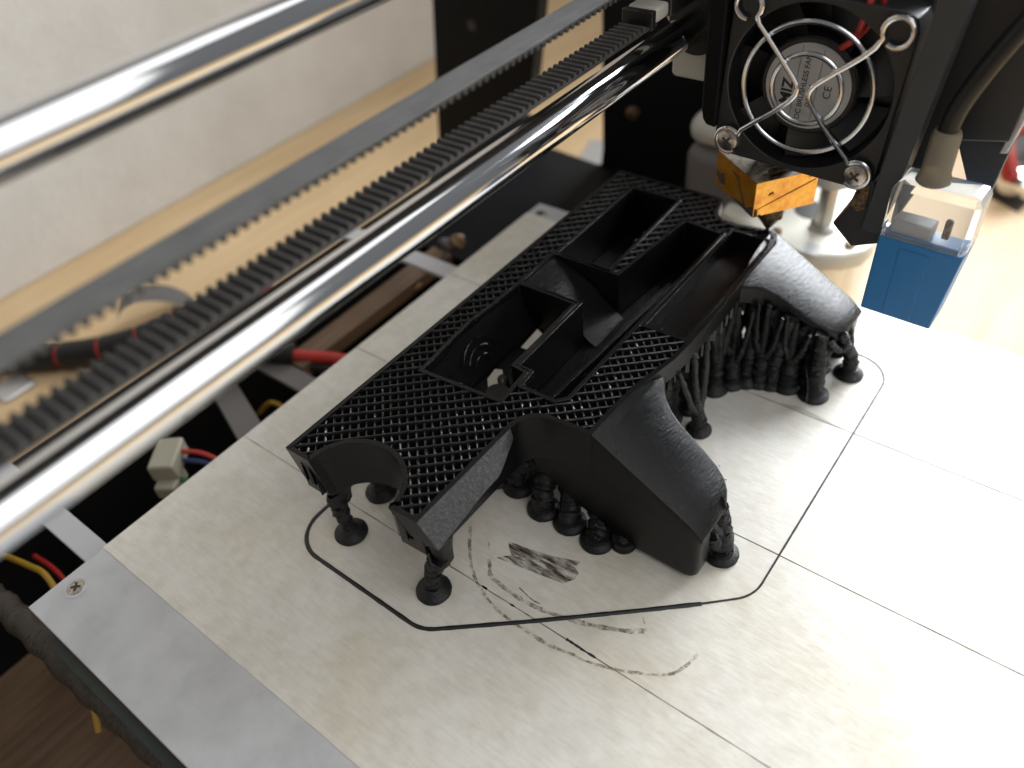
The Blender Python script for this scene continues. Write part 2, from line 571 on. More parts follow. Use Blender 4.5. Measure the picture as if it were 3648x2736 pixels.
# ================================================================== skirt line
pts = [(120, -41.2), (62, -41.2)]+arc(62, -51, 9.8, 97, 180, 14)+arc(62, -83.8, 9.8, 180, 220.5, 9)+[(68.2, -106.7), (86.2, -127.6), (94.7, -137.2)]
thin = [(94.7, -137.2)]+arc(107.5, -136.45, 9.8, 221, 270, 10)+arc(186.5, -136.45, 9.8, 270, 360, 14)+arc(186.5, -51, 9.8, 0, 90, 12)+[(120, -41.2)]
sk = thing('skirt_line', 'thin black plastic outline laid on the tape around the print', 'plastic outline', (120, -94, 0))


def bead(pts, wd, h):
    P = [Vector((x, y, 0)) for x, y in sub(pts, 1.6)]
    rings = []
    for i, p in enumerate(P):
        t = (P[min(i+1, len(P)-1)]-P[max(i-1, 0)]).normalized()
        nn = Vector((-t.y, t.x, 0))
        ww = wd*(1+random.uniform(-.10, .10))
        rings.append([p+nn*(ww*.5*math.cos(a))+Vector((0, 0, 0.004+h*math.sin(a))) for a in (math.pi*k/6 for k in range(7))])
    return MB().loft(rings)


bead(pts, 1.15, .32).build('thick_bead', 'skirt', sk)
bead(thin, .52, .22).build('thin_bead', 'skirt', sk)

# ================================================================== the printed part
H = 35.0
pr = thing('printed_part', 'half finished black plastic print with open pockets, lattice infill and two sloping wings', 'printed part', (145, -90, 0))
OUT = [(57.4, -47.8), (57.5, -55.6)]+arc(57.6, -68, 12.35, 88, -88, 22)+[(58.1, -80.4), (58.5, -88.2), (64, -88.2), (70, -88.25), (77, -88.3), (84, -88.3), (90.5, -88.3)] \
    + arc(91.5, -94.6, 6.3, 84, 6, 6)+[(98.2, -98), (98.6, -104.9), (110, -105.2), (118, -105.9), (125, -107.2), (131, -108.3), (140, -108.75), (155, -108.75), (164, -108.4), (171, -107.8), (178, -107.7), (190.6, -107.7), (193.0, -106.6), (194.0, -104.4),
                                      (193.8, -101.4), (192.3, -94.5), (192.6, -90.2), (194.0, -87.8), (196.4, -86.6), (201.2, -85.5), (202.8, -84.6), (203.2, -83.2), (203.2, -47.8)]
P1 = [(95, -57.4), (97, -80.3), (107.6, -79.4), (107.8, -75.2), (136.4, -74.4), (136, -56.6), (123, -56.3), (116, -55.6)]
P2 = [(154.4, -57.4), (154.3, -74.2), (195.8, -73.0), (195.4, -57.3)]
PT = [(103.7, -82.2), (103.9, -91.4), (106.2, -93.3), (185.4, -92.9), (186.3, -80.9), (153.2, -78.2), (152.9, -56.6), (137.9, -56.7), (137.9, -76.6), (109.4, -77.2), (109.2, -81.4)]
P4 = [(139.0, -95.6), (139.2, -106.2), (188.6, -106.4), (188.5, -95.2)]
HOLES = [P1, P2, PT, P4]
ZB = 20.6


def zbot(x, y):
    if x < 60 and y < -79.5:
        return 29.0
    if y < -87.5 and x < 91.4:
        return 29.0+3.0*max(0, min(1, (x-58.5)/17))
    if y < -104 and 119 < x < 186:
        return 30.2
    return ZB


def xin(x, y):                  # the free end leans in towards its underside
    return x+(2.0 if x < 60 and y > -79 else 0)


def yin(x, y):                  # the long side face of the arm leans outwards
    if x < 60 and y < -79.5:
        return y-4.9
    return y-(4.9*max(0, min(1, (92-x)/12)) if y < -87.5 and x < 92 else 0)


# outer skin
wl = 1.25
OI = offset(OUT, wl)
n = len(OUT)
mb = MB()
vs = [(x, y, H) for x, y in OUT]+[(x, y, H) for x, y in OI]+[(xin(x, y), yin(x, y), zbot(x, y)) for x, y in OUT]+[(x, y, 30.1 if zbot(*OUT[q]) == 30.2 else ZB+.4) for q, (x, y) in enumerate(OI)]
fs = []
for i in range(n):
    j = (i+1) % n
    fs += [(i, j, n+j, n+i), (n+i, n+j, 3*n+j, 3*n+i)]
    if not (OUT[i][1] < -87.5 and OUT[j][1] < -87.5 and OUT[j][0] < 91):
        fs.append((2*n+i, 2*n+j, j, i))
mb.add(vs, fs)
mb.build('outer_wall', 'pla', pr, smooth=30, bevel=.18)
# stepped face along the arm
mb = MB()
AX = [p for p in OUT if p[1] < -87.5 and p[0] < 91]
AX = [(a[0]+(b[0]-a[0])*k/3, a[1]+(b[1]-a[1])*k/3) for a, b in zip(AX[:-1], AX[1:]) for k in range(3)]+[AX[-1]]
mb.loft([[(x, y+(yin(x, y)-y)*t, H+(zbot(x, y)-H)*t) for t in (0, .33, .66, 1)] for x, y in AX], cap=False, closed=False)
mb.build('arm_side_face', 'step', pr, smooth=60)
# pocket rims, each a wall one bead and a half wide
for nm, hp in (('camera_pocket_wall', P1), ('square_pocket_wall', P2), ('trench_wall', PT), ('side_channel_wall', P4)):
    hp = hp if sum(hp[i-1][0]*hp[i][1]-hp[i][0]*hp[i-1][1] for i in range(len(hp))) > 0 else hp[::-1]
    ho = offset(hp, -1.15)
    n = len(hp)
    mb = MB()
    zf = 29.8 if hp[0] in P4 else ZB+.5
    vs = [(x, y, H-.02) for x, y in hp]+[(x, y, H-.02) for x, y in ho]+[(x, y, zf) for x, y in hp]+[(x, y, zf) for x, y in ho]
    fs = []
    for i in range(n):
        j = (i+1) % n
        fs += [(i, j, n+j, n+i), (2*n+i, 2*n+j, j, i), (n+i, n+j, 3*n+j, 3*n+i)]
    mb.add(vs, fs)
    mb.build('pocket_wall', 'pla', pr, smooth=30, bevel=.15)
# underside with the two slots one can see the bed through
SLOT_A = [(136.2, -61.6), (135.0, -64.3), (127.4, -64.9), (127.2, -62.4)]
SLOT_B = [(112.0, -62.4), (116.2, -61.7), (117.0, -63.6), (114.2, -66.2), (112.2, -69.6), (108.6, -72.0), (106.6, -67.2)]
bot = [(xin(x, y), yin(x, y)) for x, y in OUT if not (y < -104 and 119 < x < 186)]
k = next(i for i, q in enumerate(bot) if q[0] > 186)
bot = bot[:k]+[(124, -95.2), (187, -95.2)]+bot[k:]
loops = [bot, SLOT_A[::-1], SLOT_B[::-1]]
flat = [p for lp in loops for p in lp]
tri = tessellate_polygon([[Vector((a, b, 0)) for a, b in lp] for lp in loops])
mb = MB()
mb.add([(a, b, zbot(a, b) if k < len(bot) else ZB) for k, (a, b) in enumerate(flat)], [tuple(q) for q in tri])
mb.build('underside', 'pla', pr, smooth=0)
mb = MB()
fl = [(120, -105.6), (125, -107.1), (131, -108.2), (140, -108.6), (155, -108.6), (164, -108.3), (171, -107.7), (188.4, -107.5), (188.4, -94.6), (120, -94.6)]
mb.prism(fl, 29.0, 30.0)
mb.build('channel_floor', 'pla', pr, smooth=0)
# dished floors
mb = MB()
prof = [(-56.8, 34.2), (-59, 33.4), (-63, 32.2), (-67, 30.4), (-71, 27.6), (-75, 24.2), (-79, 21.5)]
mb.loft([[(138.0+dx, y, z) for y, z in prof+[(-80.2, 20.8), (-56.8, 20.8)]] for dx in (0, 14.8)])
mb.build('dished_floor', 'pla', pr, smooth=30)
mb = MB()
prof = [(-56.2, 33.6), (-56.9, 31), (-57.8, 27.5), (-59.2, 24), (-61.2, 21.2)]
mb.loft([[(x, y-(0.6 if x < 100 else 0), z) for y, z in prof] for x in (95.4, 104, 113, 125, 136)], cap=False, closed=False)
mb.build('dished_floor', 'infill', pr, smooth=60)
# ribbed plug standing in the camera pocket and the bent drip beside its slot
MB().tube([(104.5, -72.5, 20.9), (104.6, -72.4, 27)], 3.0, 18).build('pocket_boss', 'pla', pr)
MB().tube(catmull([(112, -68.5, 21), (111.4, -68.6, 24), (109.4, -70, 25.5), (107.6, -72, 24)], 5), [1.5, 1.5, 1.4, 1.4, 1.4, 1.4, 1.3, 1.3, 1.3, 1.2, 1.2, 1.1, 1.1, 1.0, 1.0, .9], 10).build('plastic_curl', 'support', pr)
for q, rr in enumerate((3.4, 5.2, 6.8)):
    for a0, a1 in ((25, 80), (92, 140)):
        P = []
        for k in range(9):
            a = math.radians(a0+(a1-a0)*k/8)
            z = 22.6+rr*math.sin(a)*1.25
            yy = -61.2+(z-21.2)/12.4*5.0 if z < 33.6 else -56.2
            P.append((113.5+rr*math.cos(a)*1.2, yy-.12-.9*max(0, 1-abs(z-27)/6), z))
        MB().tube(P, .16, 6, jit=.3).build('arc_rib', 'infill', pr, smooth=50)
# lattice infill: two sets of diagonal ribs clipped between the walls
REG = [offset(OUT, wl*.6)]
for hp in HOLES:
    hp = hp if sum(hp[i-1][0]*hp[i][1]-hp[i][0]*hp[i-1][1] for i in range(len(hp))) > 0 else hp[::-1]
    REG.append(offset(hp, -.7))


def clip(p0, dv):
    ts = []
    for lp in REG:
        for i in range(len(lp)):
            a, b = Vector(lp[i-1]), Vector(lp[i])
            e = b-a
            den = dv.x*e.y-dv.y*e.x
            if abs(den) < 1e-9:
                continue
            q = a-p0
            u = (q.x*dv.y-q.y*dv.x)/den
            t = (q.x*e.y-q.y*e.x)/den
            if 0 <= u < 1:
                ts.append(t)
    ts.sort()
    return list(zip(ts[0::2], ts[1::2]))


for ang, ph, top, sp in ((-47.5, 0.4, 34.88, 2.75), (44.5, 1.1, 34.42, 1.95)):
    mb = MB()
    dv = Vector((math.cos(math.radians(ang)), math.sin(math.radians(ang))))
    nv = Vector((-dv.y, dv.x))
    c = Vector((130, -78))
    for k in range(-40, 41):
        for t0, t1 in clip(c+nv*(k*sp+ph+random.uniform(-.12, .12)), dv):
            if t1-t0 < .5:
                continue
            base = c+nv*(k*sp+ph)
            m_ = max(2, int((t1-t0)/1.1))
            rings = []
            for i in range(m_+1):
                t = t0+(t1-t0)*i/m_
                p = base+dv*t+nv*random.uniform(-.05, .05)
                hw = (.40 if ang < 0 else .36)*(1+random.uniform(-.18, .18))
                zt = top+random.uniform(-.10, .06)
                dr = .46 if ang < 0 else hw*math.tan(math.radians(random.uniform(14, 54)))
                lt = [(-hw*.9, 24), (-hw, zt-.46), (-hw*.8, zt-.22), (-hw*.42, zt-.05)] if ang < 0 else [(-hw*.9, 24), (-hw*1.02, zt-dr-.1), (-hw, zt-dr), (-hw*.08, zt-.01)]
                rings.append([(*(p+nv*a), z) for a, z in (*lt, (0, zt), (hw*.42, zt-.05), (hw*.8, zt-.22), (hw, zt-.46), (hw*.9, 24))])
            mb.loft(rings, cap=False, closed=False)
    tag(mb.build('infill_lattice', 'infill', pr, smooth=50), None, kind='stuff')
# thin double wall groove between the trench and the side channel
MB().box(140, 187, -94.5, -94.1, 30, H-.1).build('divider_fin', 'pla', pr)


# the two wings
def slope(y):
    return 35.0-15.7/27.0*(-104.8-y)


ST = [(-104.9, 12, 34.93, 21), (-105.6, 18.5, 0, 22), (-106.4, 23, 0, 25), (-107.2, 26, 0, 27), (-108.2, 28, 0, 28), (-109, 26.8, 0, 27.6), (-110, 25.0, 0, 26.6), (-111.5, 23.2, 0, 25.4), (-113.5, 21.7, 0, 24.9), (-116, 20.7, 0, 24.4), (-120, 19.9, 0, 23.2), (-124, 19.4, 0, 21.8),
      (-128, 18.4, 0, 19.9), (-130.6, 17.2, 0, 18.4), (-132.2, 15.6, 18.75, 17.2), (-133.3, 13.4, 17.6, 16.4), (-133.9, 11.6, 16.9, 15.8)]
WALL = [(-131.3, 19.45), (-132.6, 18.4), (-133.5, 17.0), (-133.95, 15.2), (-134.0, 5.0), (-133.7, 2.6), (-132.6, 1.0), (-130.8, .25), (-116, .25), (-113, .6), (-100, 6.0), (-89.9, 11.5), (-86.5, 11.6), (-86.5, 20), (-97, 21), (-104, 30), (-104.9, 34.4)][::-1]


def wing(xo, sg):
    rings = []
    for y, dxi, zt, zb in ST:
        zt = zt or slope(y)
        if y == -132.2 or y < -133:
            zt = zt
        r_ = min(1.1, (zt-zb)*.6)
        sec = [(.12, zb), (.12, zt-r_), (.12+r_*.3, zt-r_*.3), (.12+r_, zt), (dxi-r_, zt), (dxi-r_*.3, zt-r_*.3), (dxi, zt-r_), (dxi, zb)]
        rings.append([(xo+sg*dx, y, z) for dx, z in sec])
    a = MB().loft(rings).build('wing_shell', 'pla', pr, smooth=32)
    # outer web of the wing, rounded along its outer rim
    pw = WALL if sum(WALL[i-1][0]*WALL[i][1]-WALL[i][0]*WALL[i-1][1] for i in range(len(WALL))) > 0 else WALL[::-1]
    rings = []
    for ins, dx in ((1.5, .05), (.95, .22), (.5, .7), (.3, 1.4), (.3, 5.0)):
        rings.append([(xo+sg*dx, y, z) for y, z in offset(pw, ins)])
    MB().loft(rings).build('wing_web', 'pla', pr, smooth=32)
    return a


wing(98.6, 1)
wing(195.2, -1)

# tree supports
def tree(foot, path, rad, branches=(), fr=4.4, name='support_leg'):
    """a trunk from a round foot, ragged like layered plastic; branches = [(path, radii)...]"""
    fx, fy = foot
    P = catmull(path, 14)
    P = [v+Vector((random.uniform(-.16, .16), random.uniform(-.16, .16), 0)) for v in P]
    N = len(P)
    rr = []
    for i in range(N):
        t = i/(N-1)*(len(rad)-1)
        k = min(int(t), len(rad)-2)
        rr.append((rad[k]+(rad[k+1]-rad[k])*(t-k))*(1+random.uniform(-.10, .10)))
    tr = MB().tube(P, rr, 13, jit=.10).build(name, 'support', pr, smooth=40)
    for pth, br in branches:
        B = catmull(pth, 14)
        B = [v+Vector((random.uniform(-.14, .14), random.uniform(-.14, .14), 0)) for v in B]
        b2 = [br[0]+(br[1]-br[0])*i/(len(B)-1) for i in range(len(B))]
        b2 = [q*(1+random.uniform(-.12, .12)) for q in b2]
        MB().tube(B, b2, 10, jit=.11).build('branch', 'support', tr, smooth=40, origin=pr['o_'])
    if fr:
        MB().lathe([(fr, .02), (fr*1.01, .55), (fr*.93, .95), (max(fr*.66, rad[0]*1.02), 1.5), (rad[0]*.98, 2.6)], (fx, fy, 0), n=28, jit=.012).build('foot', 'support', tr, smooth=50, origin=pr['o_'])
    return tr


def ragged(cx, cy, rx, ry, z0, z1, r0):
    """flared, torn-looking head of a support under a flat overhang"""
    rings = []
    N = 22
    ph = [random.uniform(.86, 1.14) for _ in range(N)]
    for k in range(8):
        t = k/7
        e = t**1.5
        rings.append([(cx+math.cos(a)*(r0+(rx-r0)*e)*(1+(ph[i]-1)*e+random.uniform(-.05, .05)), cy+math.sin(a)*(r0+(ry-r0)*e)*(1+(ph[i]-1)*e+random.uniform(-.05, .05)),
                       z0+(z1-z0)*t+random.uniform(-.3, .3)*t) for i, a in enumerate(2*math.pi*j/N for j in range(N))])
    return MB().loft(rings)


a = tree((62.8, -53.1), [(62.8, -53.1, .3), (62.7, -53, 4), (62.4, -52.6, 8), (62.6, -52.4, 12), (63, -52.4, 15)], [2.0, 1.75, 1.9, 2.3, 2.8])
ragged(64.6, -52.0, 4.6, 4.3, 12, 20.4, 2.3).build('branch', 'support', a, smooth=60, origin=pr['o_'])
a = tree((62.1, -82.7), [(62.1, -82.7, .3), (62.1, -83.1, 5), (62.1, -84.4, 10), (62.0, -86.8, 15), (61.8, -88.4, 19)], [2.2, 1.8, 1.9, 2.2, 2.7])
ragged(63.0, -88.6, 3.9, 4.0, 17.5, 28.9, 2.2).build('branch', 'support', a, smooth=60, origin=pr['o_'])
a = tree((77.2, -50.2), [(77.2, -50.2, .3), (76.6, -51.4, 8), (75, -55, 16), (74, -58, 20.6)], [2.3, 2.0, 2.6, 3.4])
a = tree((98.5, -73.6), [(98.5, -73.6, .3), (98.3, -73.8, 8), (98, -74, 14), (97.5, -74, 20.6)], [2.3, 2.0, 2.4, 3.2])
for (fx, fy), ztop, tx, ty in (((99.3, -80.6), 13, 102.6, -83.0), ((96.8, -90.6), 11, 103.4, -87.6), ((97.0, -98.8), 7.6, 103.4, -96.0), ((96.2, -107.6), 4.6, 103.2, -104.6), ((99.0, -113.6), 1.8, 103, -112)):
    zt = ztop
    tree((fx, fy), [(fx, fy, .2), (fx+.2, fy+.3, zt*.3), ((fx+tx)/2, (fy+ty)/2, zt*.65), (tx, ty, zt+1.5)], [3.0, 2.7, 2.7, 2.8],
         [([((fx+tx)/2, (fy+ty)/2, zt*.4), (tx+.4, ty+3.4, zt+2.6)], (2.2, 2.5)), ([((fx+tx)/2, (fy+ty)/2, zt*.35), (tx+.2, ty-3.4, zt+.6)], (2.2, 2.4))], fr=4.4 if fy > -110 else 3.2)
# behind the near wing's tip
tree((109.6, -134.6), [(109.6, -134.6, .3), (109.8, -134.2, 4), (110.2, -133.6, 8), (110.4, -132.8, 12), (110, -131.5, 17.5)], [2.9, 2.7, 2.7, 2.5, 2.2],
     [([(110.2, -133.8, 7), (107.4, -133.2, 11), (105.4, -131.4, 17)], (1.7, 1.3)), ([(110, -133.4, 8), (113, -131.5, 13), (114.6, -129, 18.6)], (1.6, 1.1)), ([(108.4, -134.2, 4), (106.4, -134.0, 7.5), (105.2, -133.4, 11)], (1.3, 1.5))], fr=4.3)
for (fx, fy) in ((112, -122), (110, -113)):
    tree((fx, fy), [(fx, fy, .3), (fx+.4, fy, 8), (fx, fy+1, 15), (fx-1, fy+2, 21)], [2.4, 2.1, 2.1, 2.4])
# between the wings
tree((143.2, -110.8), [(143.2, -110.8, .3), (143.0, -110.6, 5), (141.8, -110.2, 10), (140.8, -109.6, 16), (141.5, -108.0, 28.8)], [2.2, 1.9, 1.5, 1.2, 1.0],
     [([(142.4, -110.4, 8.5), (145.4, -109.8, 14), (150, -107.6, 28.8)], (1.4, 1.0)), ([(142.2, -110.4, 8), (138.5, -110.2, 13), (133.0, -108.4, 28.8)], (1.1, .7))], fr=3.6)
tree((160.6, -106.4), [(160.6, -106.4, .3), (160.6, -106.4, 6), (161.5, -106, 14), (162, -105.4, 28.6)], [2.4, 2.1, 1.8, 1.6],
     [([(161, -106, 9), (158, -106.4, 18), (154.6, -106.6, 28.6)], (1.5, 1.1)), ([(161, -106, 8), (164.4, -107, 18), (167.4, -107, 28.6)], (1.5, 1.1))])
for fx, fy in ((134, -103), (143, -101), (152, -100), (162, -99), (172, -100)):
    tree((fx, fy), [(fx, fy, .3), (fx, fy, 9), (fx+1, fy, 18), (fx+1.2, fy, 28.4)], [3.0, 2.7, 2.7, 2.9])
# under the far wing
tree((168.6, -112.6), [(168.6, -112.6, .3), (169, -112.4, 6), (170.4, -112, 11), (172.2, -110.8, 17), (174.4, -109.2, 24.6)], [2.6, 2.2, 2.0, 1.7, 1.5],
     [([(170, -112.2, 9.5), (172.2, -114.4, 15), (174, -115.6, 24)], (1.8, 1.4)), ([(170.8, -112, 12), (175, -111.6, 18), (178, -111, 25)], (1.5, 1.3))])
tree((171.6, -119.2), [(171.6, -119.2, .3), (171.7, -119.2, 6), (172.4, -119.4, 11), (173.6, -120.0, 16), (175, -120.6, 22.5)], [2.8, 2.5, 2.3, 2.0, 1.9],
     [([(172.2, -119.4, 8), (174.4, -117.2, 14), (175.6, -115.2, 23.5)], (1.9, 1.5)), ([(172.8, -119.5, 10), (176.4, -123.0, 16), (178, -125, 21)], (1.8, 1.5))])
tree((173.0, -131.4), [(173.0, -131.4, .3), (173.2, -131.2, 5), (174, -130.6, 10), (175, -130, 14), (176.4, -129.2, 19)], [2.7, 2.35, 2.2, 2.0, 1.9],
     [([(174, -130.6, 9), (176.8, -127.6, 14), (178.4, -126.2, 20.4)], (1.8, 1.5)), ([(174.2, -130.6, 9.5), (179, -131.4, 14), (182, -131.4, 17.2)], (1.4, 1.2))])
tree((186.6, -136.4), [(186.6, -136.4, .3), (186.2, -136.4, 5), (184.8, -135.8, 9.5), (182.6, -134.6, 13), (181.6, -133.4, 17)], [2.5, 2.0, 1.8, 1.6, 1.5],
     [([(184.4, -135.6, 10), (186.4, -134.6, 13), (188.0, -133.0, 16.0)], (1.2, 1.0)), ([(183, -134.8, 12), (178.6, -133.6, 14), (176.4, -132, 17.6)], (1.1, .9))], fr=4.2)
for (fx, fy) in ((181, -121), (184, -112), (177, -104), (165.4, -109.2), (170.4, -115.8), (172.6, -123.4), (176.4, -117), (178.6, -126.6), (176, -110.6), (184.6, -127.4), (150, -104), (168, -104)):
    tree((fx, fy), [(fx, fy, .3), (fx, fy, 6), (fx+1.0, fy+.6, 12), (fx+2, fy+1, min(26.6, slope(min(fy, -104.8))-2.2))], [3.0, 2.5, 2.0, .8],
         [([(fx+.4, fy+.2, 9), (fx-.6, fy+2.2, 15), (fx+.6, fy+3.4, min(26.6, slope(min(fy+3.4, -104.8))-2.2))], (1.5, .45)), ([(fx+.4, fy+.2, 8), (fx, fy-2.4, 14), (fx+1, fy-3.6, min(26.6, slope(min(fy-3.6, -104.8))-2.2))], (1.5, .45))])
# tiny blobs of oozed plastic along the wing's crest, the slope and the pocket rims
mb = MB()
spk = []
for k in range(70):
    t = random.random()
    y = -105-26*t
    dx = abs(random.gauss(0, 1.2)) if random.random() < .7 else random.uniform(0, 18)
    spk.append((99.5+dx, y, slope(y)+.0))
for hp in (P1, P2, PT, P4):
    for k in range(26):
        i = random.randrange(len(hp))
        t = random.random()
        spk.append((hp[i-1][0]*(1-t)+hp[i][0]*t+random.uniform(-.8, .8), hp[i-1][1]*(1-t)+hp[i][1]*t+random.uniform(-.8, .8), H-.05))
for x, y, z in spk:
    r_ = random.uniform(.10, .26)
    mb.lathe([(r_*.6, -r_*.5), (r_, 0), (r_*.72, r_*.6), (.01, r_*.85)], (x, y, z), (random.uniform(-.3, .3), random.uniform(-.6, .1), 1), 7)
tag(mb.build('oozed_specks', 'infill', pr, smooth=80), None, kind='stuff')
# fine strings of plastic
for q in ([(66.5, -60, 12), (66.2, -66, 8.6), (66, -72, 6.5)], [(69, -60, 9), (67.5, -66, 4), (66, -72, 1)], [(172, -128.4, 9), (168.4, -131, 5), (165.6, -132, .4)]):
    MB().tube(catmull(q, 5), .05, 5).build('plastic_string', 'clear', pr)

# ================================================================== x axis: rods and belt
tag(MB().tube([(-260, -77.5, 90.0), (189, -77.5, 90.0)], 4.0, 48).build('guide_rod', 'steel', origin=(-40, -77.5, 90)),
    'polished steel rod running just above the bed edge into the print head', 'steel rod', 'horizontal guide rods')
tag(MB().tube([(-260, -60, 125.0), (420, -60, 125.0)], 4.0, 48).build('guide_rod', 'steel', origin=(80, -60, 125)),
    'blurred polished steel rod crossing the top left corner before the wall', 'steel rod', 'horizontal guide rods')
belt = thing('drive_belt', 'dark grey toothed rubber belt in two runs behind the lower rod', 'toothed belt', (60, -76, 104))
BY0, BY1 = -79.4, -72.6
ZU, ZL = 109.9, 97.6
MB().box(-170, 330, BY0, BY1, ZU-.75, ZU).build('upper_run', 'belt', belt, bevel=.15)
MB().box(-170, 168, BY0, BY1, ZL, ZL+.75).build('lower_run', 'tooth', belt, bevel=.15)


def toothmesh(up):
    z = 1 if up else -1
    mb = MB()
    pr_ = [(-.62, 0), (-.50, .55), (-.34, .85), (.34, .85), (.50, .55), (.62, 0)]
    mb.loft([[(a, y, z*h) for a, h in pr_] for y in (BY0+.02+76, BY1-.02+76)], cap=True)
    return mb


def teeth(x0, x1, z, up):
    first = None
    x = x0
    while x < x1:
        if first is None:
            first = toothmesh(up).build('tooth', 'tooth', None, origin=(0, 0, 0), smooth=20)
            ob = first
        else:
            ob = first.copy()
            COL.objects.link(ob)
        ob.parent = belt
        ob.location = Vector((x-60, 0, z-104))*S
        x += 2.0


teeth(-20, 230, ZU-.76, False)
teeth(-14, 164, ZL+.76, True)
# felt-padded clip on the belt end
cl = thing('belt_clip', 'small beige padded clip holding the belt end at the print head', 'belt clip', (172, -76, 99))
MB().box(164.5, 166.4, -80.0, -71.8, 97.4, 101.6).build('clip_band', 'cable', cl, bevel=.3)
MB().box(166.6, 172.5, -80.0, -72, 98.4, 101.8).build('felt_pad', 'bear', cl, bevel=.8)
MB().box(172.6, 190, -80.4, -71.4, 98, 104).build('clip_body', 'blk', cl, bevel=.5)

# ================================================================== print head
hd = thing('extruder_carriage', 'black print head with wire-guarded fan, amber heater block and blue sensor', 'print head', (190, -110, 35))


def part(name):                 # an intermediate part that only gathers its pieces
    o = bpy.data.objects.new(name, None)
    o.empty_display_size = .005
    COL.objects.link(o)
    o.parent = hd
    o['o_'] = tuple(hd['o_'])
    return o


HO = hd['o_']
# carriage block behind the fan
mb = MB()
pl = [(-89.8, 130), (-89.9, 78), (-90.4, 75.4), (-91.6, 73.8), (-93.4, 67.5), (-134.5, 65), (-134.5, 130)]
mb.prism(pl, 185.2, 192, fn=lambda a, b, h: (h, a, b))
mb.build('heat_sink_plate', 'blk', hd, bevel=.6)
MB().prism([(-89.8, 130), (-89.9, 78), (-90.4, 75.4), (-91.6, 73.8), (-94.0, 73.4), (-94.6, 130)], 172.4, 185, fn=lambda a, b, h: (h, a, b)).build('side_plate', 'acrylic', hd, bevel=.5)
MB().box(192.2, 214, -131, -93.5, 72, 130).build('motor_body', 'blk', hd, bevel=.6)
MB().box(190, 214, -98, -64, 97.5, 124).build('carriage_plate', 'blk', hd, bevel=.6)
b = part('bearing_holder')
MB().prism([(-86, 76.6), (-86, 96), (-70.4, 96), (-70.4, 91), (-72.6, 89.4), (-72.6, 77.6), (-73.6, 76.6)][::-1], 188.6, 206, fn=lambda a, b, h: (h, a, b)).build('holder_body', 'bear', b, bevel=.6)
MB().tube([(187.0, -79.6, 91.2), (206.6, -79.6, 91.2)], 7.4, 36).build('bearing_shell', 'cable', b)

# fan, in its own frame: a = depth into the head, b = right, c = up
F0 = Vector((174.65, -114.26, 86.14))
FR = Matrix(((0.99932202, -0.02597061, 0.02609634), (0.02720479, 0.99847161, -0.0481076), (-0.02480707, 0.04878493, 0.9985012)))


def fw(a, b, c):
    return F0+FR @ Vector((a, -b, c))


fan = part('cooling_fan')
fx_ = FR @ Vector((1, 0, 0))
# square frame with a round opening
sq = []
NS = 64
for k in range(NS):
    a = 2*math.pi*k/NS
    c_, s_ = math.cos(a), math.sin(a)
    # superellipse-like rounded square, half side 20
    e = 14.0
    rr = 20.0/((abs(c_)**e+abs(s_)**e)**(1/e))
    sq.append((rr*c_, rr*s_))
ci = [(18.7*math.cos(2*math.pi*k/NS), 18.7*math.sin(2*math.pi*k/NS)) for k in range(NS)]
vs, fs = [], []
for aa in (0.0, 10.0):
    vs += [fw(aa, *p) for p in sq]+[fw(aa, *p) for p in ci]
for k in range(NS):
    j = (k+1) % NS
    fs += [(k, j, NS+j, NS+k), (2*NS+k, 3*NS+k, 3*NS+j, 2*NS+j), (k, 2*NS+k, 2*NS+j, j), (NS+k, NS+j, 3*NS+j, 3*NS+k)]
MB().add(vs, fs).build('fan_frame', 'blk', fan, origin=HO, bevel=.3)
HC = (-.6, -.4)
hub = MB().lathe([(11.2, 9.5), (11.2, 3.4), (10.7, 2.9), (.01, 2.85)], fw(0, *HC), fx_, 40).build('fan_hub', 'blk', fan, origin=HO)
for k in range(7):
    a0 = 2*math.pi*k/7+.3
    rings = []
    for q in range(5):
        rr = 11+q*1.75
        rw = []
        for s_ in range(5):
            an = a0+(s_/4-.5)*.62+q*.03
            rw.append(fw(3.6+s_*1.25, HC[0]+rr*math.cos(an), HC[1]+rr*math.sin(an)))
        rings.append(rw)
    MB().loft(rings, cap=False, closed=False).build('fan_blade', 'blk', fan, origin=HO, smooth=60)
MB().lathe([(9.85, 2.84), (9.85, 2.78), (.01, 2.76)], fw(0, *HC), fx_, 48).build('label_sticker', 'foil', fan, origin=HO)


def txt(body, b0, c0, size, bold=0.0, sx=1.0):
    """lettering printed on the sticker, reading upwards"""
    cu = bpy.data.curves.new('label_lettering', 'FONT')
    cu.body = body
    cu.size = size*S
    cu.offset = bold*S
    cu.align_x = 'LEFT'
    tmp = bpy.data.objects.new('tmp', cu)
    COL.objects.link(tmp)
    me = bpy.data.meshes.new_from_object(tmp.evaluated_get(bpy.context.evaluated_depsgraph_get()))
    bpy.data.objects.remove(tmp)
    me.materials.clear()
    me.materials.append(K['ink'])
    o = bpy.data.objects.new('label_lettering', me)
    COL.objects.link(o)
    o.parent = fan
    ex = FR @ Vector((0, 0, 1))
    ey = FR @ Vector((0, 1, 0))
    ez = ex.cross(ey)
    p = (fw(2.72, b0, c0)-Vector(HO))*S
    o.matrix_local = Matrix(((ex.x*sx, ey.x, ez.x, p.x), (ex.y*sx, ey.y, ez.y, p.y), (ex.z*sx, ey.z, ez.z, p.z), (0, 0, 0, 1)))
    return o


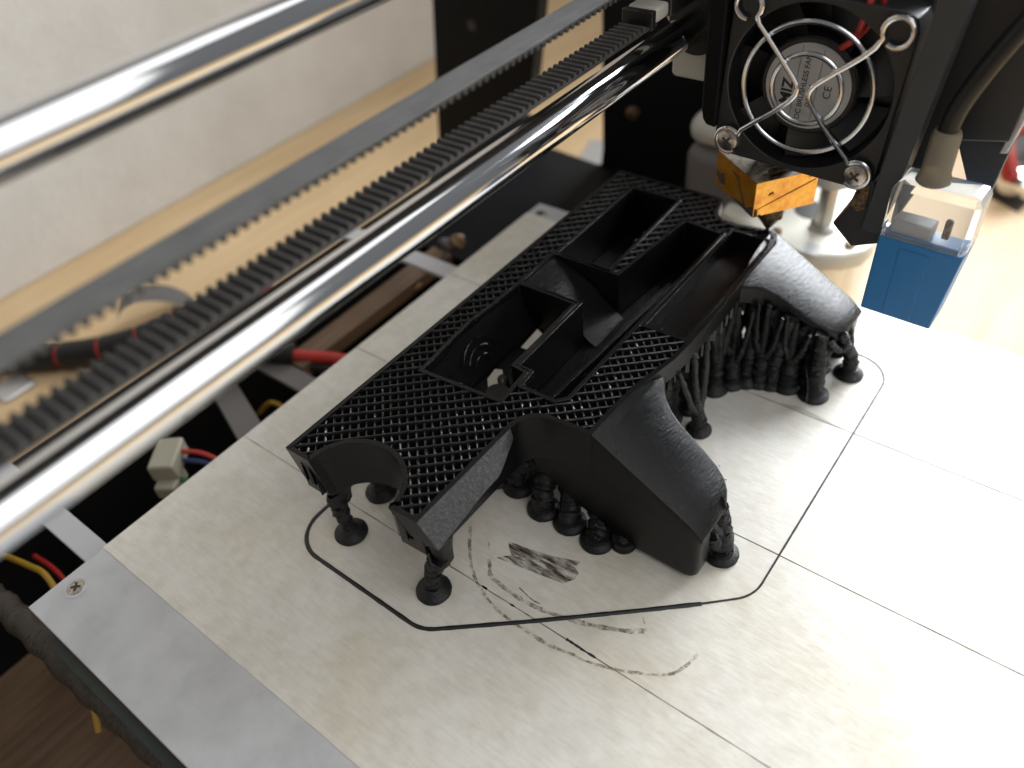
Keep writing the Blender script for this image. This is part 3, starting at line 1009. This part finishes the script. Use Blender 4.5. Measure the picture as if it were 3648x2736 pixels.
txt('DC BRUSHLESS FAN', -1.0, -8.3, 1.75, .02, .98)
txt('DC 12V', .75, -5.0, 1.55, .02, 1.0)
txt('CE', 4.9, -2.2, 2.5, .0, 1.0)
txt('MIZ', -4.0, -5.4, 3.6, .10, 1.0)
mb = MB()
for b0, c0, c1 in ((-3.4, -8.2, 8.6), (1.55, -8.6, 8.4)):
    mb.obox(fw(2.73, b0, (c0+c1)/2), fx_*.01, (FR @ Vector((0, 1, 0)))*.05, (FR @ Vector((0, 0, 1)))*((c1-c0)/2))
mb.build('label_rule', 'ink', fan, origin=HO)
# finger guard
WR = .62
for rr, dn in ((14.75, 0.0), (7.9, 0.0)):
    pth = [fw(-.1, rr*math.cos(a), rr*math.sin(a)+.2) for a in (2*math.pi*k/72 for k in range(72))]
    MB().tube(pth, WR, 10, closed=True).build('guard_ring', 'wire', fan, origin=HO)


def loop(cx, cy, a0, a1, rr=3.05, n=22):
    return [(cx+rr*math.cos(math.radians(a0+(a1-a0)*k/n)), cy+rr*math.sin(math.radians(a0+(a1-a0)*k/n))) for k in range(n+1)]


g1 = loop(-16, 16, 20, -45-0, 3.05)[::-1]
w1 = loop(-16, 16, 10, -300, 3.05)
# spoke one: upper left loop, bend left of the hub, lower left loop
upl = loop(-15.9, 16.1, -30+300, -40)           # round the hole, ending below right
s1 = upl+[(-12.9, 12.6), (-11, 10.8), (-8, 7.8), (-5.3, 5.0), (-3.2, 2.9), (-2.1, 1.5), (-1.6, .3), (-1.75, -1.0), (-2.6, -2.4), (-4.2, -4.2), (-6.4, -6.4), (-10, -9.6), (-12.9, -12.3)]+loop(-15.8, -15.7, 40, 310)
s2 = loop(16.1, 16.2, 250, -130+20)[::1]
upr = loop(16.2, 16.2, 232-300+0, 215-0)
s2 = [(p[0], p[1]) for p in loop(16.2, 16.2, -120, 210)]+[(12.7, 12.6), (10.8, 10.3), (8.4, 8.0), (6.2, 6.1), (3.8, 3.8), (2.2, 2.2), (1.4, .8), (1.25, -.5), (1.7, -1.8), (3.0, -3.4), (6.1, -6.7), (9.6, -9.9), (12.6, -12.5)]+loop(15.9, -15.9, 140, -130)
for sp in (s1, s2):
    P = [fw(-1.25, *p) for p in sp]
    MB().tube(P, WR, 10).build('guard_spoke', 'wire', fan, origin=HO)
for (b0, c0) in ((-15.8, -15.7), (15.9, -15.9)):
    sc = MB().lathe([(2.75, 0), (2.75, 1.2), (2.5, 1.9), (1.7, 2.35), (.01, 2.45)], fw(0, b0, c0), -fx_, 24).build('fan_screw', 'screw', fan, origin=HO)
    u, w_ = FR @ Vector((0, .8, .6)), FR @ Vector((0, -.6, .8))
    mm = MB().obox(fw(-2.38, b0, c0), u*1.35, w_*.3, fx_*.12)
    mm.obox(fw(-2.385, b0, c0), u*.3, w_*1.35, fx_*.12)
    # the cross is cut as a dark sunk star on top of the head
    mm.build('fan_screw_recess', 'recess', fan, origin=HO)
# red leads of the fan
for pth, rr in (([(9.0, 26, 1.0), (8.7, 20.5, 1.2), (8.2, 16.2, 1.6), (7.1, 12.2, 2.4), (4.9, 9.6, 3.2), (3.6, 8.6, 6)], .75), ([(11.4, 26, 2.6), (11.0, 20.5, 2.6), (10.3, 17.4, 2.8), (8.6, 13.8, 3.2), (6.6, 10.8, 3.6), (5.0, 9.4, 6)], .6)):
    MB().tube([fw(a, b, c) for b, c, a in (tuple(v) for v in catmull(pth, 6))], rr, 10).build('fan_lead', 'red', fan, origin=HO)

# hot end: taped heater block and nozzle
he = part('hot_end')
c0 = Vector((181.0, -103.3, 0))
e1, e2 = Vector((11.9, 17.2, 0)), Vector((14.6, -11.1, 0))
blk = [c0, c0+e2, c0+e2+e1, c0+e1]
mb = MB()
vs = [(p.x, p.y, 45.8) for p in blk]+[(p.x, p.y, 56.2) for p in blk]
mb.add(vs, [(0, 1, 5, 4), (1, 2, 6, 5), (2, 3, 7, 6), (3, 0, 4, 7), (3, 2, 1, 0)])
mb.build('heater_block', 'kapton', he, origin=HO, smooth=0, bevel=.25)
MB().add([(p.x, p.y, 56.22) for p in offset_pts] if False else [((p.x-194)*.985+194, (p.y+100)*.985-100, 56.22) for p in blk], [(0, 1, 2, 3)]).build('block_top_tape', 'kaptop', he, origin=HO, smooth=0)
# folded strip of tape along the right flank
u2 = e2.normalized()
nrm = Vector((u2.y, -u2.x, 0))
q0, q1 = c0+e2*.06+nrm*.25, c0+e2*.98+nrm*.25
MB().add([(q0.x, q0.y, 46.4), (q0.x+.1, q0.y, 48.2), (q1.x, q1.y, 53.8), (q1.x, q1.y, 51.4)], [(0, 1, 2, 3)]).build('tape_fold', 'kapton', he, origin=HO, smooth=0)
# scorched plastic smeared on the taped faces
e1n = Vector((-e1.normalized().y, e1.normalized().x, 0))
def scorch(base, du, out, pts):
    n_ = len(pts)
    MB().add([tuple(base+du*a+out*.12+Vector((0, 0, z))) for a, z in pts], [tuple(range(n_))]).build('scorch_mark', 'recess', he, origin=HO, smooth=0)
u1 = e1.normalized()
scorch(c0, u2, nrm, [(.2, 46), (2.6, 46), (2.0, 46.8), (1.2, 47.2), (.7, 48.6), (.25, 48)])
scorch(c0, u2, nrm, [(4.0, 51.6), (5.2, 52.2), (5.6, 51.4), (5.3, 52.7), (4.2, 52.4)])
scorch(c0, u2, nrm, [(15.2, 54.6), (16.8, 55.8), (17.4, 55.9), (16.6, 54.9)])
scorch(c0, u1, e1n, [(.2, 46), (3.2, 46), (9.4, 46.3), (12, 46.2), (8.4, 47.2), (3.4, 47.1), (1.6, 48.4), (.3, 49)])
scorch(c0, u1, e1n, [(4.2, 47), (5.0, 47), (9.4, 53.4), (12.6, 54.2), (12.6, 54.5), (9.0, 53.9)])
scorch(c0, u1, e1n, [(15, 48), (18, 47.4), (20, 49), (20, 50.6), (18.2, 50.2), (16.2, 51.4), (16.6, 49.6)])
NZ = (194.0, -103.2)
nz = MB()
nz.lathe([(2.8, 46.5), (2.8, 43.2)], (*NZ, 0), n=20)
nz.loft([[(NZ[0]+rr*math.cos(math.radians(60*k+12)), NZ[1]+rr*math.sin(math.radians(60*k+12)), z) for k in range(6)] for rr, z in ((4.3, 45.6), (4.4, 44.9), (4.4, 40.6), (4.0, 39.9))])
nz.lathe([(3.6, 39.95), (.7, 35.5), (.5, 35.1)], (*NZ, 0), n=24)
nz.build('nozzle', 'brass', he, origin=HO, smooth=30)
MB().lathe([(3.2, 56), (3.2, 70)], (194, -101, 0), n=20).build('heat_break', 'thread', he, origin=HO)
MB().tube(catmull([(187, -104, 56.6), (190, -106.6, 57.4), (194, -107.4, 57.0), (196, -109, 56.8)], 6), 1.1, 8, jit=.2).build('melted_plastic', 'brass', he, origin=HO)

# slate bracket strip and the air duct tip below it
br = [(-137.8, 112), (-133.6, 56.9), (-138.2, 56.9), (-143.6, 112)]
MB().prism(br, 172, 179, fn=lambda a, b, h: (h, a, b)).build('bracket_strip', 'slate', hd, bevel=.25)
MB().prism([(-138.9, 112), (-134.3, 56.6), (-138.9, 56.6), (-145.5, 76), (-156, 78), (-158, 112)], 186, 200, fn=lambda a, b, h: (h, a, b)).build('rear_bracket', 'blk', hd, bevel=.4)
du = [(-126.4, 55.6), (-132.0, 50.7), (-138.2, 53.6), (-138.6, 58), (-134, 69), (-130.8, 68.4), (-129.8, 62)]
MB().prism(du[::-1], 173.4, 190, fn=lambda a, b, h: (h, a, b)).build('air_duct', 'blk', hd, bevel=.5)
MB().prism([(-130.6, 67.2), (-129.6, 62.2), (-131.4, 60.6), (-133.4, 62), (-133.2, 68)], 172.9, 173.6, fn=lambda a, b, h: (h, a, b)).build('duct_residue', 'brass', hd, bevel=.2)

# proximity sensor
se = part('proximity_sensor')
sx0, sy0 = 169.6, -138.6
yaw = math.radians(1.2)
ux, uy = Vector((math.cos(yaw), math.sin(yaw)*-1, 0)), Vector((-math.sin(yaw), -math.cos(yaw), 0))   # depth, right


def sw(a, b, z):                # a depth, b right, z up
    p = Vector((sx0, sy0, 0))+ux*a+uy*b
    return Vector((p.x, p.y, z))


def sbox(mb, a0, a1, b0, b1, z0, z1):
    return mb.add([sw(a, b, z) for z in (z0, z1) for b in (b0, b1) for a in (a0, a1)], [(0, 2, 3, 1), (4, 5, 7, 6), (0, 1, 5, 4), (1, 3, 7, 5), (3, 2, 6, 7), (2, 0, 4, 6)])


W_ = 16.7
D_ = 9.5
oct_ = [(0, 0), (0, 17.4), (1.0, 18.6), (D_-.8, 18.6), (D_, 17.6), (D_, 0)]
MB().loft([[sw(a, b, z) for a, b in ((0, -.1), (0, w0), (D_, w0), (D_, -.1))] for z, w0 in ((37.2, 16.4), (58.2, 18.4))]).build('sensing_tip', 'blue', se, origin=HO, bevel=.35)
sbox(MB(), -.14, .2, 5.1, 11.6, 37.7, 56.4).build('tip_panel', 'blue', se, origin=HO, bevel=.08)
mb = MB()
rings = []
for z, ins in ((58.25, .25), (59.0, .1), (70.4, .1), (71.9, .9), (72.3, 1.8)):
    rings.append([sw(a, b, z) for a, b in offset([(a, b) for a, b in oct_][::-1], ins)])
mb.loft(rings)
mb.build('clear_housing', 'clear', se, origin=HO, smooth=25)
sbox(MB(), 2.0, 8.4, 1.6, 10.4, 58.4, 62.6).build('inner_core', 'foil', se, origin=HO, bevel=.5)
sbox(MB(), 1.2, 8.8, .8, 17, 58.3, 59.4).build('inner_floor', 'blue', se, origin=HO, bevel=.3)
sbox(MB(), 2.2, 3.9, 12.4, 14.0, 60.6, 65.4).build('inner_resistor', 'brass', se, origin=HO, bevel=.4)
nk = sw(5.2, 6.8, 0)
MB().lathe([(3.7, 71.6), (3.5, 73), (3.1, 74), (3.0, 82.5), (2.7, 83.4), (2.2, 83.6)], (nk.x, nk.y, 0), n=28).build('strain_relief', 'relief', se, origin=HO)
MB().tube(catmull([(nk.x, nk.y, 76), (nk.x+.2, nk.y-.2, 86), (nk.x+1, nk.y-2.4, 94), (nk.x+3, nk.y-6.6, 104), (nk.x+6, nk.y-13, 116), (nk.x+9, nk.y-20, 126)], 8), 2.1, 16).build('sensor_cable', 'cable', se, origin=HO)
mb = MB()
mb.prism([(-146.0, 73.6), (-150.2, 65.2), (-155.6, 63.4), (-156.6, 77.0), (-156.6, 120), (-150, 120)][::-1], 189, 192, fn=lambda a, b, h: (h, a, b))
mb.build('sensor_bracket', 'blk', se, origin=HO, bevel=.4)
MB().prism([(-154.6, 74), (-156.2, 74.4), (-160.2, 104), (-158.6, 104)], 188.2, 193, fn=lambda a, b, h: (h, a, b)).build('bracket_edge', 'bracket', se, origin=HO, bevel=.3)

# ================================================================== printer frame behind
fr = thing('side_frame_panel', 'tall black acrylic frame panel with a cut-out window and small screw', 'frame panel', (300, 20, TZ))
# sheet standing across x, with a slanted left edge and an opening
sheet = [(150, TZ+.3), (133, -46), (97, 200), (55, 200), (55, 45), (62, 8), (74, -19), (74, -30), (31, -33), (26, -32), (23, -27), (22, -19), (20, 200), (-84, 200), (-84, TZ+.3)]
MB().prism(sheet, 300, 308, fn=lambda a, b, h: (h, a, b)).build('sheet', 'acrylic', fr, bevel=.4)
MB().lathe([(2.6, 299.9), (2.6, 301)], (0, 97, 28), (1, 0, 0), 20).build('bolt_hole', 'recess', fr)
MB().lathe([(3.4, 300), (3.2, 298), (1.6, 297.4), (.01, 297.3)], (0, 5, 3), (1, 0, 0), 20).build('panel_screw', 'brass', fr)
bk = thing('back_frame_panel', 'low black acrylic cross panel standing behind the bed', 'frame panel', (100, 60, TZ))
MB().prism([(-150, TZ+.3), (297, TZ+.3), (297, -9), (-150, -8)], 58, 64, fn=lambda a, b, h: (a, h, b)).build('sheet', 'acrylic', bk, bevel=.4)
MB().box(200, 296, 8, 57.8, TZ+.3, -26).build('foot_block', 'acrylic', bk, bevel=.5)

tag(MB().box(112, 196, 30, 40, -26, -20).build('brown_crossbar', 'brown', origin=(150, 35, -26), bevel=.5), 'dark brown wooden bar in the shadow beside the bed edge', 'wooden bar')
tag(MB().box(-150, 199, -150, 57.5, TZ+.2, TZ+2).build('table_shade_sheet', 'brown', origin=(20, -40, TZ)), 'dark brown sheet painting the shaded table under the bed', 'shade sheet')  # added dark sheet, paints the table's shade below the printer
# z motor with coupling and lead screw, seen between nozzle and sensor
zm = thing('z_axis_motor', 'blurred silver motor with lead screw behind the nozzle', 'motor', (272, -86, TZ))
pl = [(262, -58), (253, -80), (248.5, -94), (250, -103), (254, -110.5), (260, -115.5), (268, -117), (306, -112), (306, -58)]
MB().prism(pl, -15, -8).build('bracket_plate', 'nylon', zm, bevel=2.4, seg=4)
MB().prism(offset(pl, 4), TZ+.4, -15.2).build('motor_body', 'alu', zm, bevel=3, seg=3)
MB().lathe([(6.6, -8.1), (6.6, -7.86), (.01, -7.85)], (278, -89, 0), n=28).build('round_opening', 'recess', zm)
MB().lathe([(4.8, -8), (4.8, -6.4), (3.2, -5.6), (3.2, 12)], (268.5, -97, 0), n=24).build('lead_screw', 'thread', zm)
MB().lathe([(3.2, 11), (7.0, 11.5), (7.2, 13), (7.2, 60), (3, 61)], (269, -97, 0), n=28).build('coupling', 'bear', zm)
MB().box(249.2, 256.4, -102.4, -96.2, -7.95, -7.7).build('paper_label', 'foil', zm)
for yy, xx in ((-84, 257), (-110, 262)):
    MB().lathe([(1.9, -8), (1.8, -6.8), (.01, -6.5)], (xx, yy, 0), n=16).build('motor_screw', 'brass', zm)
zs = thing('side_stepper', 'dim grey stepper motor with white cap beside the black panel', 'motor', (280, -55, TZ))
MB().box(268, 299, -76, -37, TZ+.5, 12).build('motor_can', 'strap', zs, bevel=6, seg=4)
MB().box(267, 299.5, -78, -38, 12.3, 25).build('motor_cap', 'bear', zs, bevel=6, seg=4)

# ================================================================== loose things under and behind
hose = thing('braided_hose', 'dark brown braided cable sleeve along the left bed edge', 'cable sleeve', (-2, -40, -20))
P = catmull([(-14, 70, -26), (-6, 45, -22), (-3.6, 28, -19), (-2.6, 8, -18), (-2.2, -16, -19), (-1.4, -40, -20), (-.5, -70, -21), (0, -110, -22)], 14)
MB().tube(P, [3.7+.35*math.sin(i*.9) for i in range(len(P))], 16, jit=.03).build('sleeve', 'braid', hose, smooth=60)


def wire(name, label, pts, rad, mat, group=None):
    mb = MB().tube(catmull(pts, 8), rad, 10)
    c = Vector(pts[len(pts)//2])
    return tag(mb.build(name, mat, origin=tuple(c)), label, 'wire', group)


wire('loose_wire', 'yellow wire bending down at the left picture edge', [(2, 70, -30), (8, 42, -26), (9, 27, -24), (3, 8, -32), (-8, -10, -45)], .9, 'yellow')
wire('loose_wire', 'dull red wire lying in the dark beside the yellow wire', [(12, 60, -40), (13, 40, -38), (8, 15, -42), (-4, -12, -55)], .8, 'red')
wire('loose_wire', 'short yellow wire in the dark gap near the middle of the bed edge', [(96, 42, -36), (98, 34, -28), (99, 26, -30), (97, 10, -40)], .9, 'yellow')
wire('loose_wire', 'dark red wire in the shadow near the bed corner', [(40, 46, -52), (34, 28, -46), (28, 10, -50)], .9, 'red')

cn = thing('wire_connector', 'white nylon plug with red, green and blue wires below the rod', 'connector', (53, 34, -22))
MB().obox((57, 33, -19), Vector((5.2, 4.2, 0)), Vector((-2.6, 3.4, 0)), Vector((0, 0, 3.4))).build('plug_body', 'plug', cn, bevel=.8)
MB().obox((53, 29, -24), Vector((4, 3, 0)), Vector((-2, 3, 0)), Vector((0, 0, 2.6))).build('plug_body', 'plug', cn, bevel=.8)
for mt, pts in (('red', [(60, 33, -18), (64, 26, -18), (66, 18, -19), (67, 2, -21)]), ('dblue', [(60, 30, -20.5), (63, 24, -20.5), (65, 16, -21), (66, 0, -22)]), ('green', [(55, 27, -23), (57, 20, -23), (58, 12, -24), (59, 0, -26)])):
    MB().tube(catmull(pts, 6), .8, 10).build('plug_wire', mt, cn)
rc = thing('sleeved_red_cable', 'red cable coming out of a black sleeve under the bed edge', 'cable', (118, 34, -20))
MB().tube(catmull([(98, 66, -14), (104, 54, -15), (110, 44, -17), (115, 37, -19)], 6), 4.2, 18).build('sleeve', 'cable', rc)
MB().tube(catmull([(112, 41, -18.5), (118, 32, -20), (123, 24, -21), (128, 10, -22)], 6), 2.3, 14).build('red_core', 'red', rc)
MB().tube(catmull([(112, 40, -21.4), (116, 32, -23), (120, 24, -24), (124, 10, -25)], 6), 2.0, 14).build('black_core', 'cable', rc)
tag(MB().box(103.5, 111.5, 4, 56, -22, -20.6).build('cross_strap', 'strap', origin=(107, 30, -22), bevel=.3), 'dim grey flat strap running under the bed beside the red cable', 'strap')
tag(MB().obox((84, 30, -24), Vector((4.4, -1.6, 0)), Vector((7, 20, 0)), Vector((0, 0, .8))).build('cross_strap', 'strap', origin=(84, 30, -24), bevel=.3), 'shadowed grey strap slanting under the bed between connector and red cable', 'strap')
gs = thing('golden_screw', 'small brass coloured screw head in the dark beyond the bed edge', 'screw', (160, 30, -22))
MB().lathe([(3.2, -24), (3.2, -21.5), (2.2, -20.6), (.01, -20.4)], (163, 34, 0), n=16).build('head', 'brass', gs)
MB().tube([(150, 36, -24), (176, 30, -24)], 1.6, 12).build('shank', 'brass', gs)
ys = thing('y_axis_bolt', 'shiny bolt end catching light beside the far bed corner', 'bolt', (196, 22, -12))
MB().lathe([(3.4, 0), (3.4, 3), (2.4, 4), (.01, 4.2)], (192, 22, -10), (-.3, -.6, .5), n=16).build('bolt_head', 'brass', ys)
MB().tube([(193, 24, -12), (202, 40, -22)], 2.2, 14).build('bolt_shank', 'alu', ys)

# spiral wrapped cable on the table behind
cb = thing('spiral_wrapped_cable', 'black spiral wrapped cable with red wires lying behind the belt', 'cable', (95, 175, TZ))
cp = catmull([(0, 262, TZ+7), (40, 236, TZ+7), (63, 219, TZ+7), (78, 199, TZ+7), (93, 181, TZ+7), (110, 168, TZ+7.5), (129, 158, TZ+9), (150, 150, TZ+9), (175, 146, TZ+9)], 14)
MB().tube(cp, 6.0, 14).build('wire_bundle', 'red', cb)
for k in range(0, len(cp)-12, 12):
    MB().tube(cp[k:k+12], [6.7]+[7.0]*10+[6.7], 16).build('spiral_turn', 'cable', cb)
lp = thing('metal_strip_loop', 'curled grey metal strip standing on the table behind the belt', 'metal strip', (126, 185, TZ))
rings = []
for k in range(20):
    a = math.radians(150-k*11)
    q = Vector((124+10*math.cos(a)+max(0, k-8)*1.6, 188-max(0, k-8)*1.2, TZ+8+9*math.sin(a)))
    rings.append([(q.x-4.5, q.y-6, q.z), (q.x+4.5, q.y+6, q.z)])
MB().loft(rings, cap=False, closed=False).build('curled_strip', 'strap', lp, smooth=60)
tag(MB().box(52, 68, 192, 207, TZ, TZ+2.2).build('glass_tile', 'alu', origin=(60, 200, TZ), bevel=1.2), 'small shiny square tile lying on the table at the left edge', 'tile')
pc = thing('red_handled_tool', 'blurred red and silver tool on the table at the right edge', 'tool', (470, -136, TZ))
MB().tube(catmull([(440, -137, TZ+13), (446, -131, TZ+20), (456, -127, TZ+24), (470, -126, TZ+24), (490, -130, TZ+18), (515, -140, TZ+10)], 8), 4.2, 16).build('handle', 'red', pc)
MB().lathe([(11, 0), (12.5, 4), (12, 10), (9, 13), (.01, 14)], (452, -140, TZ), n=28).build('silver_cap', 'steel', pc)
tag(MB().prism([(432, -146), (560, -160), (560, -112), (445, -122)], TZ+.02, TZ+.5).build('tool_shade_patch', 'braid', origin=(450, -130, TZ)), 'dark brown patch painting the shading under the red tool', 'mat')  # thin dark patch, brownish shading on the table put in as colour
tag(MB().obox((352, 60, TZ+6), Vector((30, 10, 0)), Vector((-4, 12, 0)), Vector((0, 0, 6))).build('aluminium_offcut', 'alu', origin=(352, 60, TZ), bevel=.8), 'bright metal offcut seen through the panel window', 'metal piece')
for ob in bpy.data.objects:
    if 'o_' in ob:
        del ob['o_']
